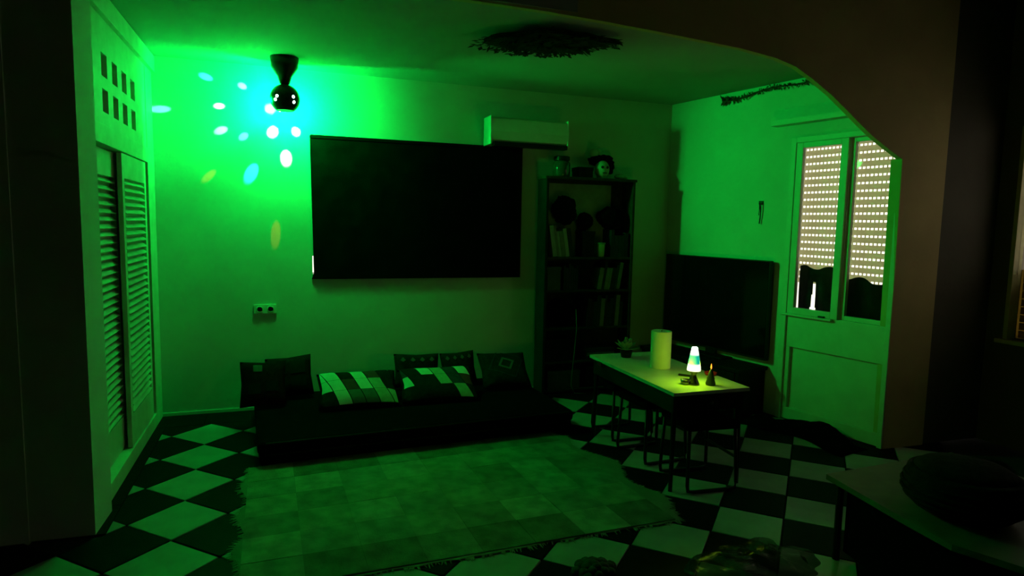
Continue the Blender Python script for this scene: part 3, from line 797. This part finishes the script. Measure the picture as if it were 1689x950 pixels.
# lava lamp
LX, LY = 2.845, -1.975
lava = empty('lava_lamp', (LX, LY, TZ+.0005), 0, 'small glowing lava lamp with turquoise middle on the low table', 'lamp')
k = 1.22
b = MB(); b.lathe([(.030*k, 0), (.031*k, .004*k), (.026*k, .014*k), (.013*k, .045*k), (.014*k, .052*k), (.026*k, .070*k), (.027*k, .074*k)], 24); b.build('base', CHROME, lava, True)
EW = mat('lava_bottle_glow', (.2, .6, .5), .3, .02, 4)
nt = EW.node_tree; b_ = nt.nodes['Principled BSDF']
tc = nt.nodes.new('ShaderNodeTexCoord'); sp = nt.nodes.new('ShaderNodeSeparateXYZ'); rp = nt.nodes.new('ShaderNodeValToRGB')
nt.links.new(tc.outputs['Generated'], sp.inputs[0]); nt.links.new(sp.outputs['Z'], rp.inputs[0])
rp.color_ramp.elements[0].position = .0; rp.color_ramp.elements[0].color = (1.0, 1.0, .55, 1)
rp.color_ramp.elements[1].position = 1.0; rp.color_ramp.elements[1].color = (.95, 1.0, .8, 1)
for p_, c in ((.26, (.9, 1, .75, 1)), (.36, (.0, .26, .19, 1)), (.70, (.0, .28, .2, 1)), (.80, (.8, 1, .8, 1))):
    q = rp.color_ramp.elements.new(p_); q.color = c
nt.links.new(rp.outputs[0], b_.inputs['Emission Color']); b_.inputs['Emission Strength'].default_value = 1.6
b = MB(); b.lathe([(.033*k, .070*k), (.0335*k, .078*k), (.026*k, .125*k), (.018*k, .168*k), (.016*k, .176*k)], 24); b.build('bottle', EW, lava, True)
b = MB(); b.lathe([(.0155*k, .176*k), (.0135*k, .186*k), (.010*k, .188*k)], 20); b.build('cap', LENS, lava, True)
light('lava_glow', 'POINT', (LX-.055, LY-.02, TZ+.12), 1.5, (.46, .90, .0), .03)
light('lava_glow', 'POINT', (LX+.06, LY+.03, TZ+.12), 1.5, (.46, .90, .0), .03)
# pillar candle
pc = empty('pillar_candle', (2.905, -1.52, TZ+.0005), 0, 'tall thick ivory pillar candle on the low table', 'candle')
b = MB(); b.lathe([(.066, 0), (.0675, .004), (.0675, .246), (.064, .250), (.055, .246), (.01, .243)], 32); b.build('wax', WAX, pc, True)
b = MB(); b.tube([(0, 0, .243), (.002, 0, .254)], .002, 6); b.build('wick', BLACKPL, pc)
b = MB()
for a in range(3): b.sphere((.05*math.cos(a*2.1), .05*math.sin(a*2.1), .0), .004, 1)
# little bottle candle with orange flame
fc = empty('little_candle', (2.940, -2.015, TZ+.0005), 0, 'small dark tree-shaped candle with an orange flame beside the lava lamp', 'candle')
b = MB(); b.lathe([(.028, 0), (.030, .01), (.022, .035), (.024, .038), (.016, .06), (.017, .063), (.008, .09), (.004, .096)], 18); b.build('body', mat('dark_green_wax', (.02, .04, .02), .6, .2, 9), fc, True)
FL = mat('flame', (.8, .3, .05), .5, .02, 5, emit=(1.0, .22, .02), estr=2.2)
b = MB(); b.lathe([(.001, .096), (.0045, .104), (.004, .114), (.001, .130)], 12); b.build('flame', FL, fc, True)
# plant/flower and small objects
PLG = mat('pale_green_leaf', (.22, .32, .2), .7, .2, 20)
pf = empty('leafy_plant', (2.85, -1.16, TZ+.0005), 0, 'small pale leafy plant in a dark pot at the far end of the low table', 'plant')
b = MB(); b.lathe([(.035, 0), (.045, .045), (.048, .05), (.04, .05), (.036, .045)], 18); b.build('pot', DARKWOOD, pf, True)
for k in range(26):
    a = k*2.4; el = R(20 + (k % 5)*16)
    b = MB(); d = Vector((math.cos(a)*math.cos(el), math.sin(a)*math.cos(el), math.sin(el)))
    p0 = Vector((0, 0, .05)); p1 = p0 + d*.055; sd = d.cross(Vector((0, 0, 1))).normalized()*.028; tip = p0 + d*.105 - Vector((0, 0, .008))
    b.quad([p0, p1+sd, tip, p1-sd]); o = b.build('leaf', PLG, pf)
    o.modifiers.new('thick', 'SOLIDIFY').thickness = .002
b = MB(); b.box(-.04, .04, -.009, .009, 0, .012, .003); o = b.build('lighter', BLACKPL); o.location = (2.92, -1.78, TZ+.0005); o.rotation_euler = (0, 0, R(-50)); tag(o, 'small black lighter lying between the pillar candle and the lava lamp', 'lighter')
b = MB(); b.lathe([(.02, 0), (.026, .004), (.03, .03), (.027, .03), (.02, .008)], 18); o = tag(b.build('tea_light_cup', CHROME, None, True), 'tiny metal cup left of the lava lamp foot', 'cup'); o.location = (2.80, -1.96, TZ+.0005)
REDM = mat('red_cloth', (.35, .01, .02), .8, .1, 20)
red.b.free()
b = MB(); b.lathe([(.02, 0), (.035, .004), (.04, .02), (.037, .02), (.03, .006)], 18); o = tag(b.build('red_dish', REDM, None, True), 'small red dish on the right edge of the low table', 'dish'); o.location = (3.10, -1.80, TZ+.0005)
b = MB(); b.box(-.006, .0, -.03, .03, -.015, .015, .002); o = tag(b.build('red_tag', REDM), 'small red tag stuck to the left edge of the low table', 'tag'); o.location = (2.626, -1.19, TZ-.03)

# ------------------------------------------------------------------ rumpled blanket by the door
b = MB(); nx, ny = 26, 8; g = {}
for i in range(nx+1):
    for j in range(ny+1):
        s, t = i/nx, j/ny
        hh = math.sin(math.pi*min(1, max(0, s)))**.5 * math.sin(math.pi*t)**.6
        z = .002 + hh*(.085 + .03*math.cos(s*9+.6) + .02*math.sin(s*17+t*5))
        P = rwp(1.30 + s*.90, 0, 0) - WN*(.06 + t*.32 + .05*math.sin(s*8)); g[i, j] = b.b.verts.new((P.x, P.y, z))
for i in range(nx):
    for j in range(ny): b.b.faces.new((g[i, j], g[i+1, j], g[i+1, j+1], g[i, j+1]))
rim = [g[i, 0] for i in range(nx+1)] + [g[nx, j] for j in range(1, ny+1)] + [g[i, ny] for i in range(nx-1, -1, -1)] + [g[0, j] for j in range(ny-1, 0, -1)]
b.b.faces.new(rim)
tag(b.build('blanket', DARKFAB, None, True), 'rumpled black blanket on the floor along the foot of the balcony door', 'blanket')

# ------------------------------------------------------------------ low side table and basket at right
st = empty('side_table', (3.25, -3.40, 0), 0, 'low pale-topped side table in the dark right foreground', 'table')
TAN = mat('tan_table_top', (.13, .11, .08), .6, .12, 10)
b = MB(); outl = [(-.33, .47), (.55, .51), (.55, -.6), (-.25, -.6), (-.42, -.2), (-.40, .0)]
b.prism(outl, lambda u, v, d: (u, v, .40-d), .025); b.build('table_top', TAN, st)
b = MB(); b.prism([(-.27, .40), (.5, .44), (.5, -.55), (-.22, -.55), (-.36, -.2), (-.34, 0)], lambda u, v, d: (u, v, .375-d), .33); b.build('skirt', DARKFAB, st)
for (x, y) in ((-.29, .42), (.5, .45), (.5, -.55), (-.22, -.55)):
    b = MB(); b.tube([(x, y, .38), (x, y, 0)], .016, 8); b.build('leg', DARKWOOD, st)
bk = empty('round_basket', (3.13, -3.42, .4005), 0, 'large dark round basket on the low side table at lower right', 'basket')
WICK = mat('dark_wicker', (.018, .014, .012), .9, .3, 30, .4, 60, spec=.05)
b = MB(); b.lathe([(.13, 0), (.19, .04), (.215, .10), (.20, .17), (.18, .18), (.17, .16), (.17, .05), (.02, .03)], 32); b.build('body', WICK, bk, True)
for k in range(6):
    b = MB(); rr = [.175, .203, .216, .216, .208, .195][k]; b.lathe([(rr, .022+k*.026), (rr+.008, .03+k*.026), (rr, .04+k*.026), (rr-.01, .03+k*.026)], 32, cap=False); b.build('cane_ring', WICK, bk, True)
b = MB(); b.lathe([(.185, .176), (.15, .20), (.08, .22), (.01, .225)], 32); b.build('lid', WICK, bk, True)

# ------------------------------------------------------------------ bottom edge: dark bushy plant and crumpled plastic bag
bp_ = empty('bushy_plant', (1.735, -2.885, 0), 0, 'dark bushy plant poking up at the bottom edge of the photo', 'plant')
b = MB(); b.lathe([(.045, 0.001), (.06, .06), (.062, .07), (.05, .07), (.045, .05)], 18); b.build('pot', DARKWOOD, bp_, True)
for k in range(22):
    a = k*2.4; r_ = .085*math.sqrt(k/22)
    b = MB(); b.sphere((r_*math.cos(a), r_*math.sin(a)*.8, .095+.028*math.cos(r_*16)), .028, 2, (1, 1, .8)); b.build('leaf', LEAF, bp_, True)
b = MB(); b.sphere((0, 0, 0), .26, 5, (1.35, .55, .5))
from mathutils import noise
for v in b.b.verts:
    nz = noise.noise(v.co*5)*.09 + noise.noise(v.co*13)*.045
    v.co += v.co.normalized()*nz; v.co.z = max(v.co.z, -.16)
FILM = mat('crinkled_plastic_film', (.012, .013, .013), .24, .2, 8, .4, 25, spec=.18, alpha=.6)
o = b.build('plastic_bag', FILM, None, False); o.location = (2.48, -3.02, .075); o.scale = (1, 1, .45)
tag(o, 'crumpled shiny plastic bag on the floor at the bottom edge', 'bag')
